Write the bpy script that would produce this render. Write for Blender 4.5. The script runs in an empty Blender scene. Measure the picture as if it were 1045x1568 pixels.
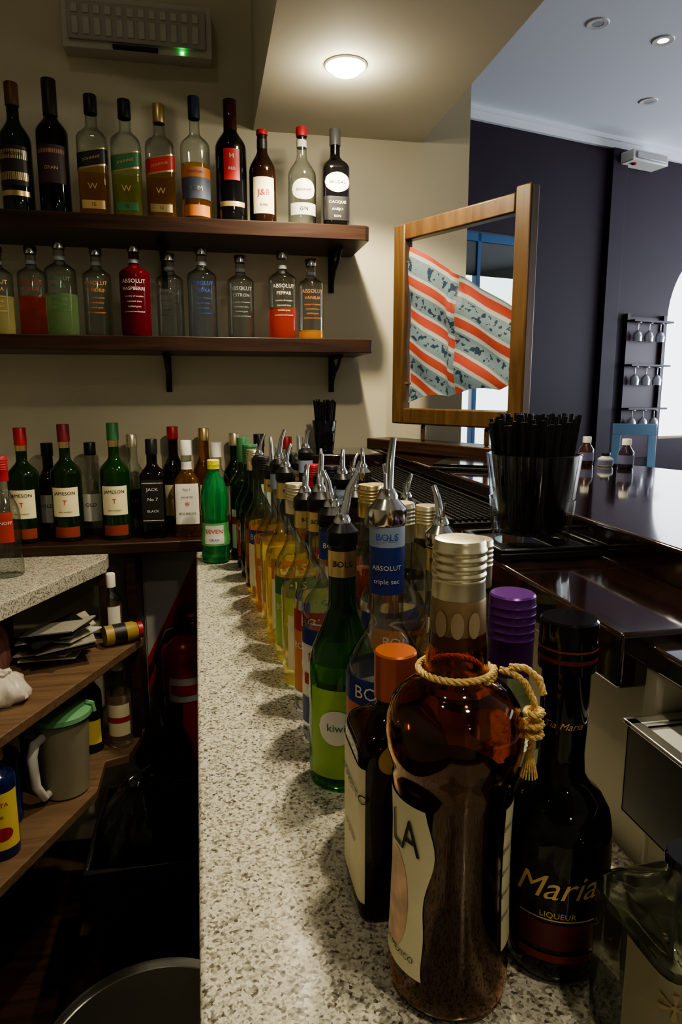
import bpy, math, random
from mathutils import Vector, Matrix
random.seed(7)
ZC=1.36
S=bpy.context.scene
PI=math.pi
# ------------------------------------------------------------ materials
_m={}
def newmat(name):
    m=bpy.data.materials.new(name); m.use_nodes=True
    nt=m.node_tree; nt.nodes.clear()
    o=nt.nodes.new('ShaderNodeOutputMaterial')
    return m,nt,o
def P(name,col,rough=.5,metal=0,trans=0,ior=1.45,bump=0,bscale=50,var=0,coat=0,emit=0):
    if name in _m: return _m[name]
    m,nt,o=newmat(name)
    b=nt.nodes.new('ShaderNodeBsdfPrincipled')
    b.inputs['Base Color'].default_value=(*col,1)
    b.inputs['Roughness'].default_value=rough
    b.inputs['Metallic'].default_value=metal
    b.inputs['Transmission Weight'].default_value=trans
    b.inputs['IOR'].default_value=ior
    b.inputs['Coat Weight'].default_value=coat
    if emit:
        b.inputs['Emission Color'].default_value=(*col,1); b.inputs['Emission Strength'].default_value=emit
    if bump or var:
        tc=nt.nodes.new('ShaderNodeTexCoord'); n=nt.nodes.new('ShaderNodeTexNoise')
        n.inputs['Scale'].default_value=bscale; n.inputs['Detail'].default_value=4
        nt.links.new(tc.outputs['Object'],n.inputs['Vector'])
        if bump:
            bp=nt.nodes.new('ShaderNodeBump'); bp.inputs['Strength'].default_value=bump; bp.inputs['Distance'].default_value=.004
            nt.links.new(n.outputs['Fac'],bp.inputs['Height']); nt.links.new(bp.outputs['Normal'],b.inputs['Normal'])
        if var:
            r=nt.nodes.new('ShaderNodeValToRGB')
            r.color_ramp.elements[0].position=.3; r.color_ramp.elements[1].position=.7
            r.color_ramp.elements[0].color=(*[c*(1-var) for c in col],1)
            r.color_ramp.elements[1].color=(*[min(1,c*(1+var)) for c in col],1)
            nt.links.new(n.outputs['Fac'],r.inputs['Fac']); nt.links.new(r.outputs['Color'],b.inputs['Base Color'])
    nt.links.new(b.outputs[0],o.inputs[0]); _m[name]=m; return m
def thin(name,col,edge=None,gl=.75):
    if name in _m: return _m[name]
    edge=edge or tuple(c*.35 for c in col)
    m,nt,o=newmat(name)
    lw=nt.nodes.new('ShaderNodeLayerWeight'); lw.inputs['Blend'].default_value=.5
    pw=nt.nodes.new('ShaderNodeMath'); pw.operation='POWER'; pw.inputs[1].default_value=2.2
    nt.links.new(lw.outputs['Facing'],pw.inputs[0])
    mx=nt.nodes.new('ShaderNodeMix'); mx.data_type='RGBA'
    mx.inputs[6].default_value=(*col,1); mx.inputs[7].default_value=(*edge,1)
    nt.links.new(pw.outputs[0],mx.inputs[0])
    t=nt.nodes.new('ShaderNodeBsdfTransparent'); nt.links.new(mx.outputs[2],t.inputs[0])
    g=nt.nodes.new('ShaderNodeBsdfGlossy'); g.inputs['Roughness'].default_value=.03
    p2=nt.nodes.new('ShaderNodeMath'); p2.operation='POWER'; p2.inputs[1].default_value=3
    nt.links.new(lw.outputs['Facing'],p2.inputs[0])
    ma=nt.nodes.new('ShaderNodeMath'); ma.operation='MULTIPLY_ADD'; ma.inputs[1].default_value=gl; ma.inputs[2].default_value=.06
    nt.links.new(p2.outputs[0],ma.inputs[0])
    ms=nt.nodes.new('ShaderNodeMixShader'); nt.links.new(ma.outputs[0],ms.inputs[0])
    nt.links.new(t.outputs[0],ms.inputs[1]); nt.links.new(g.outputs[0],ms.inputs[2])
    nt.links.new(ms.outputs[0],o.inputs[0]); _m[name]=m; return m
def granite():
    m,nt,o=newmat('granite_speckled')
    tc=nt.nodes.new('ShaderNodeTexCoord')
    v=nt.nodes.new('ShaderNodeTexVoronoi'); v.inputs['Scale'].default_value=400
    n=nt.nodes.new('ShaderNodeTexNoise'); n.inputs['Scale'].default_value=180; n.inputs['Detail'].default_value=3
    sp=nt.nodes.new('ShaderNodeSeparateColor')
    nt.links.new(tc.outputs['Object'],v.inputs['Vector']); nt.links.new(tc.outputs['Object'],n.inputs['Vector'])
    nt.links.new(v.outputs['Color'],sp.inputs[0])
    a=nt.nodes.new('ShaderNodeMath'); a.operation='MULTIPLY_ADD'; a.inputs[1].default_value=.43
    nt.links.new(sp.outputs[0],a.inputs[0])
    b_=nt.nodes.new('ShaderNodeMath'); b_.operation='MULTIPLY'; b_.inputs[1].default_value=.62
    nt.links.new(n.outputs['Fac'],b_.inputs[0]); nt.links.new(b_.outputs[0],a.inputs[2])
    r=nt.nodes.new('ShaderNodeValToRGB'); r.color_ramp.interpolation='LINEAR'
    e=r.color_ramp.elements
    e[0].position=.26; e[0].color=(.08,.072,.058,1)
    e[1].position=.35; e[1].color=(.23,.21,.17,1)
    for p,c in ((.43,(.36,.33,.27)),(.51,(.53,.50,.42)),(.66,(.67,.65,.56)),(.76,(.42,.38,.30))):
        x=e.new(p); x.color=(*c,1)
    nt.links.new(a.outputs[0],r.inputs['Fac'])
    bs=nt.nodes.new('ShaderNodeBsdfPrincipled'); bs.inputs['Roughness'].default_value=.17
    nt.links.new(r.outputs[0],bs.inputs['Base Color']); nt.links.new(bs.outputs[0],o.inputs[0]); return m
def wood(name,c0,c1,rough=.4,sc=(2,30,30),coat=0,ior=1.45):
    if name in _m: return _m[name]
    m,nt,o=newmat(name)
    tc=nt.nodes.new('ShaderNodeTexCoord'); mp=nt.nodes.new('ShaderNodeMapping'); mp.inputs['Scale'].default_value=sc
    n=nt.nodes.new('ShaderNodeTexNoise'); n.inputs['Scale'].default_value=2.5; n.inputs['Detail'].default_value=6; n.inputs['Distortion'].default_value=.6
    nt.links.new(tc.outputs['Object'],mp.inputs[0]); nt.links.new(mp.outputs[0],n.inputs['Vector'])
    r=nt.nodes.new('ShaderNodeValToRGB'); r.color_ramp.elements[0].position=.3; r.color_ramp.elements[1].position=.72
    r.color_ramp.elements[0].color=(*c0,1); r.color_ramp.elements[1].color=(*c1,1)
    nt.links.new(n.outputs['Fac'],r.inputs['Fac'])
    b=nt.nodes.new('ShaderNodeBsdfPrincipled'); b.inputs['Roughness'].default_value=rough; b.inputs['Coat Weight'].default_value=coat; b.inputs['IOR'].default_value=ior
    b.inputs['Coat Roughness'].default_value=.05
    nt.links.new(r.outputs[0],b.inputs['Base Color']); nt.links.new(b.outputs[0],o.inputs[0]); _m[name]=m; return m
# ------------------------------------------------------------ mesh builder
_tx={}
def textmesh(s):
    if s in _tx: return _tx[s]
    c=bpy.data.curves.new('t','FONT'); c.body=s.lstrip('~'); c.align_x='CENTER'; c.align_y='CENTER'; c.size=1; c.resolution_u=2
    if s.startswith('~'): c.shear=.35; c.resolution_u=4
    ob=bpy.data.objects.new('t',c); S.collection.objects.link(ob)
    dg=bpy.context.evaluated_depsgraph_get(); ev=ob.evaluated_get(dg); me=ev.to_mesh()
    r=([tuple(v.co) for v in me.vertices],[tuple(p.vertices) for p in me.polygons])
    ev.to_mesh_clear(); bpy.data.objects.remove(ob); bpy.data.curves.remove(c)
    _tx[s]=r; return r
class B:
    def __init__(s): s.v=[];s.f=[];s.m=[];s.mats=[]
    def mi(s,m):
        if m not in s.mats: s.mats.append(m)
        return s.mats.index(m)
    def face(s,idx,m): s.f.append(idx); s.m.append(s.mi(m))
    def lathe(s,prof,mat,c=(0,0,0),seg=28,radf=None,jit=0,M=None):
        rings=[]
        for r,z in prof:
            if r<1e-6:
                p=Vector((c[0],c[1],c[2]+z)); 
                if M: p=M@p
                s.v.append(tuple(p)); rings.append([len(s.v)-1]*seg); continue
            ring=[]
            for j in range(seg):
                a=2*PI*j/seg; rr=r*(radf(a,r) if radf else 1)+(random.uniform(-jit,jit) if jit else 0)
                p=Vector((c[0]+rr*math.cos(a),c[1]+rr*math.sin(a),c[2]+z+(random.uniform(-jit,jit) if jit else 0)))
                if M: p=M@p
                s.v.append(tuple(p)); ring.append(len(s.v)-1)
            rings.append(ring)
        for i in range(len(prof)-1):
            A,C=rings[i],rings[i+1]
            mm=mat(.5*(prof[i][1]+prof[i+1][1])) if callable(mat) else mat
            for j in range(seg):
                k=(j+1)%seg; q=[]
                for t in (A[j],A[k],C[k],C[j]):
                    if t not in q: q.append(t)
                if len(q)>2: s.face(q,mm)
    def box(s,x0,x1,y0,y1,z0,z1,mat,M=None):
        n=len(s.v)
        for x,y,z in ((x0,y0,z0),(x1,y0,z0),(x1,y1,z0),(x0,y1,z0),(x0,y0,z1),(x1,y0,z1),(x1,y1,z1),(x0,y1,z1)):
            p=Vector((x,y,z)); 
            if M: p=M@p
            s.v.append(tuple(p))
        for q in ((0,3,2,1),(4,5,6,7),(0,1,5,4),(1,2,6,5),(2,3,7,6),(3,0,4,7)): s.face([n+i for i in q],mat)
    def prism(s,poly,z0,z1,mat,M=None):
        n=len(s.v);k=len(poly)
        for z in (z0,z1):
            for x,y in poly:
                p=Vector((x,y,z)); 
                if M: p=M@p
                s.v.append(tuple(p))
        s.face([n+i for i in range(k)][::-1],mat); s.face([n+k+i for i in range(k)],mat)
        for i in range(k):
            j=(i+1)%k; s.face([n+i,n+j,n+k+j,n+k+i],mat)
    def tube(s,path,rad,mat,seg=8):
        pts=[Vector(p) for p in path]; n=len(pts)
        if not hasattr(rad,'__len__'): rad=[rad]*n
        rings=[]
        t0=(pts[1]-pts[0]).normalized()
        u=t0.orthogonal().normalized()
        for i in range(n):
            t=(pts[min(i+1,n-1)]-pts[max(i-1,0)]).normalized()
            u=(u-t*u.dot(t)).normalized(); w=t.cross(u); ring=[]
            for j in range(seg):
                a=2*PI*j/seg; s.v.append(tuple(pts[i]+(u*math.cos(a)+w*math.sin(a))*rad[i])); ring.append(len(s.v)-1)
            rings.append(ring)
        for i in range(n-1):
            for j in range(seg):
                k=(j+1)%seg; s.face([rings[i][j],rings[i][k],rings[i+1][k],rings[i+1][j]],mat)
        s.face(rings[0][::-1],mat); s.face(rings[-1],mat)
    def done(s,name,loc=(0,0,0),rotz=0,bevel=0,parent=None,sharp=38,rel=False):
        me=bpy.data.meshes.new(name); me.from_pydata(s.v,[],s.f)
        for m in s.mats: me.materials.append(m)
        me.polygons.foreach_set('material_index',s.m)
        me.polygons.foreach_set('use_smooth',[True]*len(s.f))
        me.update(); me.set_sharp_from_angle(angle=math.radians(sharp))
        ob=bpy.data.objects.new(name,me); S.collection.objects.link(ob)
        ob.location=(loc[0],loc[1],loc[2]+(0 if rel else ZC)); ob.rotation_euler=(0,0,rotz)
        if bevel:
            b=ob.modifiers.new('bevel','BEVEL'); b.width=bevel; b.segments=2; b.limit_method='ANGLE'; b.angle_limit=math.radians(40)
        if parent: ob.parent=parent
        return ob
def empty(name,loc=(0,0,0)):
    e=bpy.data.objects.new(name,None); e.location=(loc[0],loc[1],loc[2]+ZC); S.collection.objects.link(e); return e
# ------------------------------------------------------------ palette
GRAN=granite()
DWOOD=wood('shelf_dark_wood',(.018,.008,.005),(.058,.026,.015),.35)
BARW=wood('bar_dark_lacquer',(.010,.005,.004),(.026,.011,.009),.10,(30,2,30),coat=1,ior=1.6)
OAK=wood('walnut_frame',(.062,.030,.010),(.125,.066,.024),.42,(20,20,2))
FLOORW=wood('floor_boards',(.05,.03,.02),(.13,.08,.05),.5,(8,1,8))
BOARD=wood('board_edge_wood',(.12,.068,.038),(.21,.13,.075),.55)
CREAM=P('wall_cream_paint',(.66,.605,.46),.8,var=.05,bscale=3)
SOFF=P('soffit_paint',(.62,.60,.50),.8)
WHITE=P('ceiling_white',(.82,.84,.88),.8)
PURP=P('purple_paint',(.017,.0035,.017),.6,var=.1,bscale=3)
BLACK=P('black_plastic',(.012,.012,.013),.35)
BLACKG=P('black_gloss',(.008,.007,.008),.08)
RUBBER=P('rubber_mat',(.012,.012,.012),.5)
CHROME=P('chrome',(.75,.75,.74),.15,1)
STEEL=P('brushed_steel',(.66,.65,.62),.3,1,bump=.05,bscale=200)
DSTEEL=P('dark_steel',(.16,.155,.15),.4,.8,bump=.05,bscale=200)  # darker steel tone for the drip tray's sides and floor
GOLD=P('gold_foil',(.78,.60,.30),.3,1)
PALEG=P('pale_gold_cap',(.80,.72,.50),.32,.9)
COPPER=P('copper_cap',(.62,.16,.04),.35,.6)
PURC=P('purple_cap',(.12,.03,.22),.3,.4)
IRON=P('bracket_iron',(.03,.025,.022),.5,.4)
REDC=P('red_cap',(.38,.025,.03),.35)
WHT=P('white_label',(.78,.75,.68),.5)
CRM=P('cream_label',(.82,.74,.48),.5,var=.06,bscale=30)
YEL=P('yellow_label',(.80,.62,.14),.5)
BLU=P('blue_label',(.02,.04,.20),.4)
LBLU=P('light_blue_label',(.30,.38,.52),.4)
RED=P('red_label',(.45,.03,.03),.45)
ORG=P('orange_label',(.62,.21,.05),.45)
GRNL=P('green_label',(.04,.16,.06),.45)
LIME=P('lime_label',(.30,.48,.09),.45)
INK=P('black_ink',(.015,.013,.012),.5)
BLKL=P('black_label',(.02,.018,.018),.4)
TEXG=P('gold_ink',(.75,.52,.22),.35,.6)
GRYT=P('grey_ink',(.30,.32,.34),.5)
BLUT=P('blue_ink',(.03,.08,.45),.5)
CLEAR=thin('clear_glass',(.90,.93,.91),(.28,.31,.29))
V_CLR=thin('vodka_clear',(.84,.88,.86),(.22,.25,.25),.9)
V_BLU=thin('vodka_bluish',(.80,.87,.94),(.20,.25,.32),.9)
def liq(name,col,tr=.85,rough=.04): return P(name,col,rough,0,tr,1.33)
L_YEL=liq('yellow_liqueur',(.88,.66,.09),.8); L_PYEL=liq('pale_yellow_liqueur',(.86,.78,.36),.85)
L_ORG=liq('orange_liqueur',(.82,.40,.09),.75); L_AMB=liq('amber_spirit',(.50,.23,.05),.9)
L_RED=liq('red_spirit',(.60,.10,.07),.75); L_CRIM=liq('crimson_spirit',(.16,.006,.015),.5)
L_GRN=liq('green_spirit',(.42,.66,.32),.9); L_CLR=liq('clear_spirit',(.88,.92,.90),.97)
L_BLU=liq('pale_blue_spirit',(.78,.86,.95),.95); L_PNK=liq('pink_spirit',(.88,.68,.56),.9)
L_GW=liq('greenish_whisky',(.40,.42,.12),.85)
D_GRN=P('dark_green_glass',(.010,.028,.010),.06,0,.35); D_BRN=P('dark_brown_glass',(.026,.010,.005),.06,0,.3)
D_BLK=P('black_glass',(.005,.0045,.005),.05); D_RED=P('dark_red_glass',(.035,.006,.006),.06,0,.2)
M_GRN=P('mid_green_glass',(.018,.09,.018),.04,0,.7)
B_GRN=P('bright_green_glass',(.07,.34,.05),.04,0,.85); SODA=P('soda_green_pet',(.035,.36,.11),.1,0,.65)
# ------------------------------------------------------------ bottle maker
def bprof(H,R,rn,b,s,belly=0):
    p=[(0,.004),(R*.6,.003),(R*.88,0),(R*.965,.002),(R,.008)]
    for i in range(1,9): p.append((R*(1+belly*math.sin(PI*i/8)),.008+(b*H-.008)*i/8))
    for i in range(1,11):
        t=i/10; p.append((rn+(R-rn)*.5*(1+math.cos(PI*t**1.15)),H*(b+(s-b)*t)))
    for i in range(1,5): p.append((rn,H*s+(H*.975-H*s)*i/4))
    p+= [(rn*1.05,H*.978),(rn*1.05,H*.992),(rn*.6,H*.994),(0,H*.994)]
    return p
def radat(prof,z):
    for (r0,z0),(r1,z1) in zip(prof[4:],prof[5:]):
        if z0<=z<=z1 and z1>z0: return r0+(r1-r0)*(z-z0)/(z1-z0)
    return prof[8][0] if len(prof)>8 else prof[4][0]
def sqf(n,R,rn):
    def f(a,r):
        if r<=rn*1.12: return 1
        k=min(1,(r-rn)/(R-rn)*1.6) if R>rn else 0
        g=(abs(math.cos(a))**n+abs(math.sin(a))**n)**(-1/n)
        return 1+(g-1)*k
    return f
def label(o,prof,z0,z1,ac,half,mat,slant=0,oval=False,rf=None,off=.0006,nz=8,na=18,wave=None):
    n=len(o.v)
    for i in range(nz+1):
        for j in range(na+1):
            t=-1+2*j/na
            sc=math.sqrt(max(0,1-t*t)) if oval else 1
            zm=(z0+z1)/2; z=zm+(z0+(z1-z0)*i/nz-zm)*sc
            hh=half*(wave(i/nz) if wave else 1)
            a=math.radians(ac+hh*t); z2=z+slant*t
            r=radat(prof,z2)
            if rf: r*=rf(a,r)
            r+=off
            o.v.append((r*math.cos(a),r*math.sin(a),z2))
    for i in range(nz):
        for j in range(na):
            a=n+i*(na+1)+j; o.face([a,a+1,a+na+2,a+na+1],mat)
def ctext(o,prof,st,z,size,mat,ac,rf=None,off=.0012,slope=0,sx=1):
    V,F=textmesh(st); n=len(o.v); r0=radat(prof,z)
    for x,y,_ in V:
        a=math.radians(ac)+x*size*sx/r0; zz=z+y*size+slope*x*size
        r=radat(prof,zz)
        if rf: r*=rf(a,r)
        r+=off
        o.v.append((r*math.cos(a),r*math.sin(a),zz))
    for f in F: o.face([n+i for i in f],mat)
def capping(o,z0,z1,r,mat,ridged=True,seg=28):
    p=[(r*.9,z0),(r,z0+.0005)]
    if ridged:
        k=5
        for i in range(k):
            zz=z0+(z1-z0)*(.45+.5*i/k); p+=[(r,zz),(r*1.035,zz+.001),(r,zz+.002)]
    p+=[(r,z1-.0015),(r*.93,z1),(0,z1)]
    o.lathe(p,mat,seg=seg)
def pourer(o,z,rn,az,col=None,L=None,seg=12):
    if L is None: L=random.uniform(.032,.05)
    az+=random.uniform(-1.3,1.3)
    o.lathe([(rn*1.02,z-.012),(rn*1.12,z-.010),(rn*1.12,z+.003),(rn*.85,z+.007),(rn*.55,z+.012),(0,z+.012)],col or BLACK,seg=20)
    dx,dy=math.cos(az),math.sin(az)
    o.lathe([(rn*.6,z+.010),(rn*.62,z+.014),(rn*.4,z+.020),(0,z+.020)],CHROME,seg=16)
    lean=random.uniform(.006,.018)
    o.tube([(0,0,z+.010),(dx*lean*.12,dy*lean*.12,z+.02),(dx*lean*.45,dy*lean*.45,z+.02+L*.5),(dx*lean,dy*lean,z+.018+L*.9)],[.0050,.0046,.0038,.0028],CHROME,seg)
    o.tube([(-dx*.004,-dy*.004,z+.010),(-dx*.006,-dy*.006,z+.034)],[.0014,.0014],CHROME,6)
def bottle(name,x,y,z,H,R,g,lvl=.6,lq=None,b=.58,s=.74,rn=.0135,cap=BLACK,cl=.035,labs=(),txt=(),pour=None,sq=0,face=-90,seg=28,belly=0,pc=None,ridged=False,cr=1.14,rotz=0,pL=None):
    o=B(); pr=bprof(H,R,rn,b,s,belly); rf=sqf(sq,R,rn) if sq else None
    fm=(lambda zz: (lq if lq and zz<lvl*H else g))
    o.lathe(pr,fm,seg=seg,radf=rf)
    for L in labs:
        z0,z1,half,mat=L[:4]; off=L[4] if len(L)>4 else 0; sl=L[5] if len(L)>5 else 0; ov=L[6] if len(L)>6 else False
        label(o,pr,z0*H,z1*H,face+off,half,mat,sl,ov,rf,.0006 if len(L)<8 else L[7])
    for T in txt:
        ctext(o,pr,T[0],T[1]*H,T[2],T[3],face+(T[4] if len(T)>4 else 0),rf,.0016,T[5] if len(T)>5 else 0,T[6] if len(T)>6 else 1)
    if pour is not None: pourer(o,H,rn,pour,pc,pL)
    elif cap: capping(o,H-cl,H,rn*cr,cap,ridged,seg)
    return o.done(name,(x,y,z+.0003),rotz)
# ------------------------------------------------------------ room shell
def simplebox(name,x0,x1,y0,y1,z0,z1,mat,bevel=0,M=None):
    o=B(); cx,cy,cz=(x0+x1)/2,(y0+y1)/2,(z0+z1)/2
    o.box(x0-cx,x1-cx,y0-cy,y1-cy,z0-cz,z1-cz,mat); return o.done(name,(cx,cy,cz),bevel=bevel)
WY=2.02; CEIL=1.9; FL=-1.36
simplebox('floor',-1.6,7.2,-2.6,7.2,FL-.1,FL,FLOORW)
simplebox('ceiling',-1.6,7.2,-2.6,7.2,CEIL,CEIL+.1,WHITE)
simplebox('wall_back',-1.5,.775,WY,WY+.16,FL,CEIL,CREAM)
simplebox('wall_left',-1.6,-1.5,-2.6,7.2,FL,CEIL,CREAM)
simplebox('wall_rear',-1.5,7.1,-2.6,-2.5,FL,CEIL,CREAM)
simplebox('ceiling_soffit',.151,.628,-2.5,WY,.701,CEIL,SOFF)
def stripwall(name,us,openf,z0,z1,depth,mat,loc,rotz):
    o=B()
    for a,b_ in zip(us,us[1:]):
        m=(a+b_)/2; op=openf(m)
        segs=[(z0,z1,z0,z1)]
        if op:
            la,ha=openf(a+1e-4) or op; lb,hb=openf(b_-1e-4) or op
            segs=[(z0,la,z0,lb),(ha,z1,hb,z1)]
        for p,q,r,t in segs:
            if q-p<1e-4 and t-r<1e-4: continue
            n=len(o.v)
            for yy in (0,depth): o.v+= [(a,yy,p),(b_,yy,r),(b_,yy,t),(a,yy,q)]
            for f in ((0,1,2,3),(5,4,7,6),(3,2,6,7),(4,5,1,0),(0,3,7,4),(1,5,6,2)): o.face([n+i for i in f],mat)
    return o.done(name,(loc[0],loc[1],0),rotz)
ANG=math.radians(14.8)
AR0,AR1,ASP=2.12,3.45,.60
def opn(u):
    if -.30<u<.66: return (FL+.02,1.12)
    if AR0<u<AR1:
        c=(AR0+AR1)/2; R=(AR1-AR0)/2; return (-.40,ASP+math.sqrt(max(0,R*R-(u-c)**2)))
us=[-3.3,-.30,.66,AR0]+[ (AR0+AR1)/2-(AR1-AR0)/2*math.cos(PI*i/28) for i in range(1,28)]+[AR1,5.5]
stripwall('wall_front',us,opn,FL,CEIL,.2,PURP,(1.78,4.75),ANG)
def opr(u):
    if .8<u<3.8 or 4.6<u<7.2: return (-.5,1.3)
stripwall('wall_right',[0,.8,3.8,4.6,7.2,9.6],opr,FL,CEIL,.2,CREAM,(7.1,7.1),-PI/2)
o=B(); o.box(-3.2,5.4,-.03,0,1.82,1.90,WHITE); o.box(-3.2,5.4,-.05,0,1.87,1.90,WHITE); o.done('trim_1',(1.78,4.75,0),ANG)
o=B()
BLUF=P('blue_door_paint',(.04,.15,.36),.4)
for a,b_ in ((-.295,-.25),(.61,.655),(.16,.19)): o.box(a,b_,.02,.08,FL+.03,1.11,BLUF)
o.box(-.295,.655,.02,.08,1.05,1.11,BLUF); o.box(-.295,.655,.02,.08,.45,.49,BLUF); o.box(-.295,.655,.02,.08,FL+.03,FL+.25,BLUF)
o.box(-.25,.61,.03,.035,FL+.25,1.07,CLEAR)
o.box(-.25,.61,.036,.045,.82,1.05,P('door_fascia_dark',(.02,.02,.03),.5))
o.done('door_1',(1.78,4.75,0),ANG,bevel=.004)
o=B(); cu=(AR0+AR1)/2; Rr=(AR1-AR0)/2
path=[(AR0+.02,.1,-.4)]+[(cu-(Rr-.02)*math.cos(PI*i/24),.1,ASP+(Rr-.02)*math.sin(PI*i/24)) for i in range(25)]+[(AR1-.02,.1,-.4),(AR0+.02,.1,-.4)]
WARM=P('warm_window_frame',(.6,.35,.15),.4)
o.tube(path,.015,WARM,8); o.tube([(cu,.1,-.4),(cu,.1,ASP+Rr)],.018,WARM,8); o.done('window_1',(1.78,4.75,0),ANG)
o=B(); o.box(1.345,1.5,-.045,0,FL,1.82,PURP); o.done('trim_2',(1.78,4.75,0),ANG,bevel=.004)
simplebox('ground_outside',-4,12,7.3,16,FL-.15,FL-.05,P('paving',(.5,.48,.45),.8,var=.1,bscale=5))
# wall rack with upside-down stem glasses
RK=P('rack_plum',(.045,.011,.035),.45)
SG=P('stem_glass',(.85,.87,.92),.05,0,.6,1.45)
o=B() 
for u in (1.62,2.04): o.box(u,u+.03,-.035,-.002,FL,.62,RK)
o.box(1.65,2.04,-.008,-.002,-.55,.60,RK)
for z in (.57,.22,-.13): 
    o.box(1.62,2.07,-.11,-.002,z-.015,z,RK)
    for i in range(3):
        uu=1.715+i*.13
        o.lathe([(0,-.018),(.028,-.018),(.028,-.022),(.005,-.026),(.004,-.075),(.010,-.082),(.030,-.10),(.036,-.125),(.033,-.165),(.031,-.165),(.033,-.125),(.026,-.102),(0,-.088)],SG,c=(uu,-.062,z),seg=16)
o.done('wall_glass_rack',(1.78,4.75,0),ANG)
o=B(); o.box(1.42,1.80,-.16,-.002,1.71,1.79,WHT); o.box(1.45,1.77,-.175,-.16,1.725,1.775,P('grey_plastic',(.45,.45,.45),.4)); o.lathe([(0,-.012),(.02,-.01),(.025,0)],RED,c=(1.5,-.1,1.71),seg=14)
o.done('alarm_siren_box',(1.78,4.75,0),ANG,bevel=.008)
EMW=P('lamp_emitter_cool',(1,.97,.9),.5,emit=5)
for (x,y,on) in ((2.08,3.63,0),(2.53,3.72,1),(2.95,4.45,0)):
    o=B(); o.lathe([(.03,-.004),(.055,-.006),(.06,-.001),(.06,0)],WHT,seg=24)
    o.lathe([(0,-.003),(.03,-.003),(.03,0)],EMW if on else P('lamp_off_glass',(.5,.55,.62),.2),seg=24); o.done('ceiling_spotlight',(x,y,CEIL))
# ------------------------------------------------------------ soffit lamp
EML=P('lamp_emitter_warm',(1,.94,.78),.5,emit=90)
LAMPS=[(.323,1.60,.701),(.323,.85,.701),(.323,.10,.701),(.323,-1.2,.701),(-.45,.35,CEIL)]
for x,y,z in LAMPS:
    o=B(); o.lathe([(.037,-.003),(.044,-.004),(.047,-.002),(.047,0)],SOFF,seg=32)
    o.lathe([(0,-.022),(.014,-.021),(.028,-.016),(.036,-.007),(.037,0)],EML,seg=28)
    o.done('ceiling_downlight',(x,y,z))
# ------------------------------------------------------------ shelves
def bracket(o,x,z):
    y1=WY
    o.box(x-.008,x+.008,y1-.008,y1,z-.10,z,IRON); o.box(x-.008,x+.008,y1-.15,y1,z-.008,z,IRON)
    o.tube([(x,y1-.145,z-.006),(x,y1-.11,z-.03),(x,y1-.06,z-.045),(x,y1-.03,z-.065),(x,y1-.006,z-.095)],.0055,IRON,8)
    o.tube([(x,y1-.04+.022*math.cos(t),z-.04+.022*math.sin(t)) for t in [i*PI/7 for i in range(15)]],.0035,IRON,6)
for zt,xr in ((.4166,.425),(.136,.435)):
    o=B(); o.prism([(-1.45,1.79),(xr-.012,1.79),(xr,1.80),(xr,WY),(-1.45,WY)],zt-.036,zt,DWOOD)
    for bx in (.365,-.10,-.62): bracket(o,bx,zt-.036)
    o.done('bottle_rack_shelf',(0,0,0),bevel=.004)
o=B(); o.prism([(-1.45,1.80),(.33,1.80),(.33,WY),(-1.45,WY)],-.415,-.385,DWOOD)
o.box(-.9,-.87,1.83,WY,FL,-.415,DWOOD); o.box(-.225,-.20,1.83,WY,FL,-.415,DWOOD); o.done('low_bottle_shelf',(0,0,0),bevel=.003)
GP=P('grey_white_plastic',(.56,.54,.47),.45)
o=B(); o.box(-.32,.045,1.965,WY,.845,.965,GP); o.box(-.305,.03,1.957,1.965,.862,.948,P('unit_inner',(.42,.40,.35),.4))
for i in range(12): 
    xx=-.295+i*.0265; o.box(xx,xx+.016,1.954,1.957,.872,.912,GP); o.box(xx,xx+.016,1.954,1.957,.92,.94,GP)
o.box(-.20,-.09,1.955,1.966,.847,.856,INK)
o.lathe([(0,-.004),(.0035,-.003),(.004,0)],P('green_led',(.05,1,.2),.4,emit=12),c=(-.03,1.962,.853),seg=10)
o.done('emergency_light_unit',(0,0,0),bevel=.004)
# ------------------------------------------------------------ granite counter
o=B(); o.prism([(-.012,.02),(.36,.02),(.36,1.775),(-.038,1.775)],-.44,-.41,GRAN); o.box(.08,.345,.05,1.77,FL,-.44,P('cabinet_grey',(.10,.095,.09),.5)); o.done('granite_counter',(0,0,0),bevel=.004)
BEIGE=P('bar_front_beige',(.50,.47,.36),.7,var=.05,bscale=8)
o=B()
o.box(.362,.90,.472,WY-.002,FL,-.225,BEIGE)
o.box(.535,.90,-.6,.472,FL,-.225,BEIGE)
o.box(.362,.535,-.6,.472,FL,-.352,BEIGE)
o.prism([(.475,-.6),(1.2,-.6),(1.12,.4),(1.0,1.15),(.89,1.45),(.80,1.9),(.77,WY-.002),(.475,WY-.002)],-.21,-.16,BARW)
o.box(.36,.90,-.6,WY-.002,-.232,-.21,BARW)
o.box(.335,.476,.49,WY-.002,-.25,-.20,BARW)
o.box(.27,.47,1.80,WY-.002,-.25,-.165,BARW)
o.box(.86,.90,-.6,1.4,FL,-.21,DWOOD)
o.done('bar_counter',(0,0,0),bevel=.004)
o=B(); o.box(.352,.462,.95,1.70,-.1995,-.194,RUBBER)
for i in range(75):
    yy=.958+i*.0099
    for j in range(10):
        xx=.358+j*.0102; o.box(xx,xx+.005,yy,yy+.005,-.194,-.189,RUBBER)
o.box(.350,.355,.945,1.705,-.1995,-.186,RUBBER);o.box(.460,.465,.945,1.705,-.1995,-.186,RUBBER)
o.done('rubber_bar_mat',(0,0,0))
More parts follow.
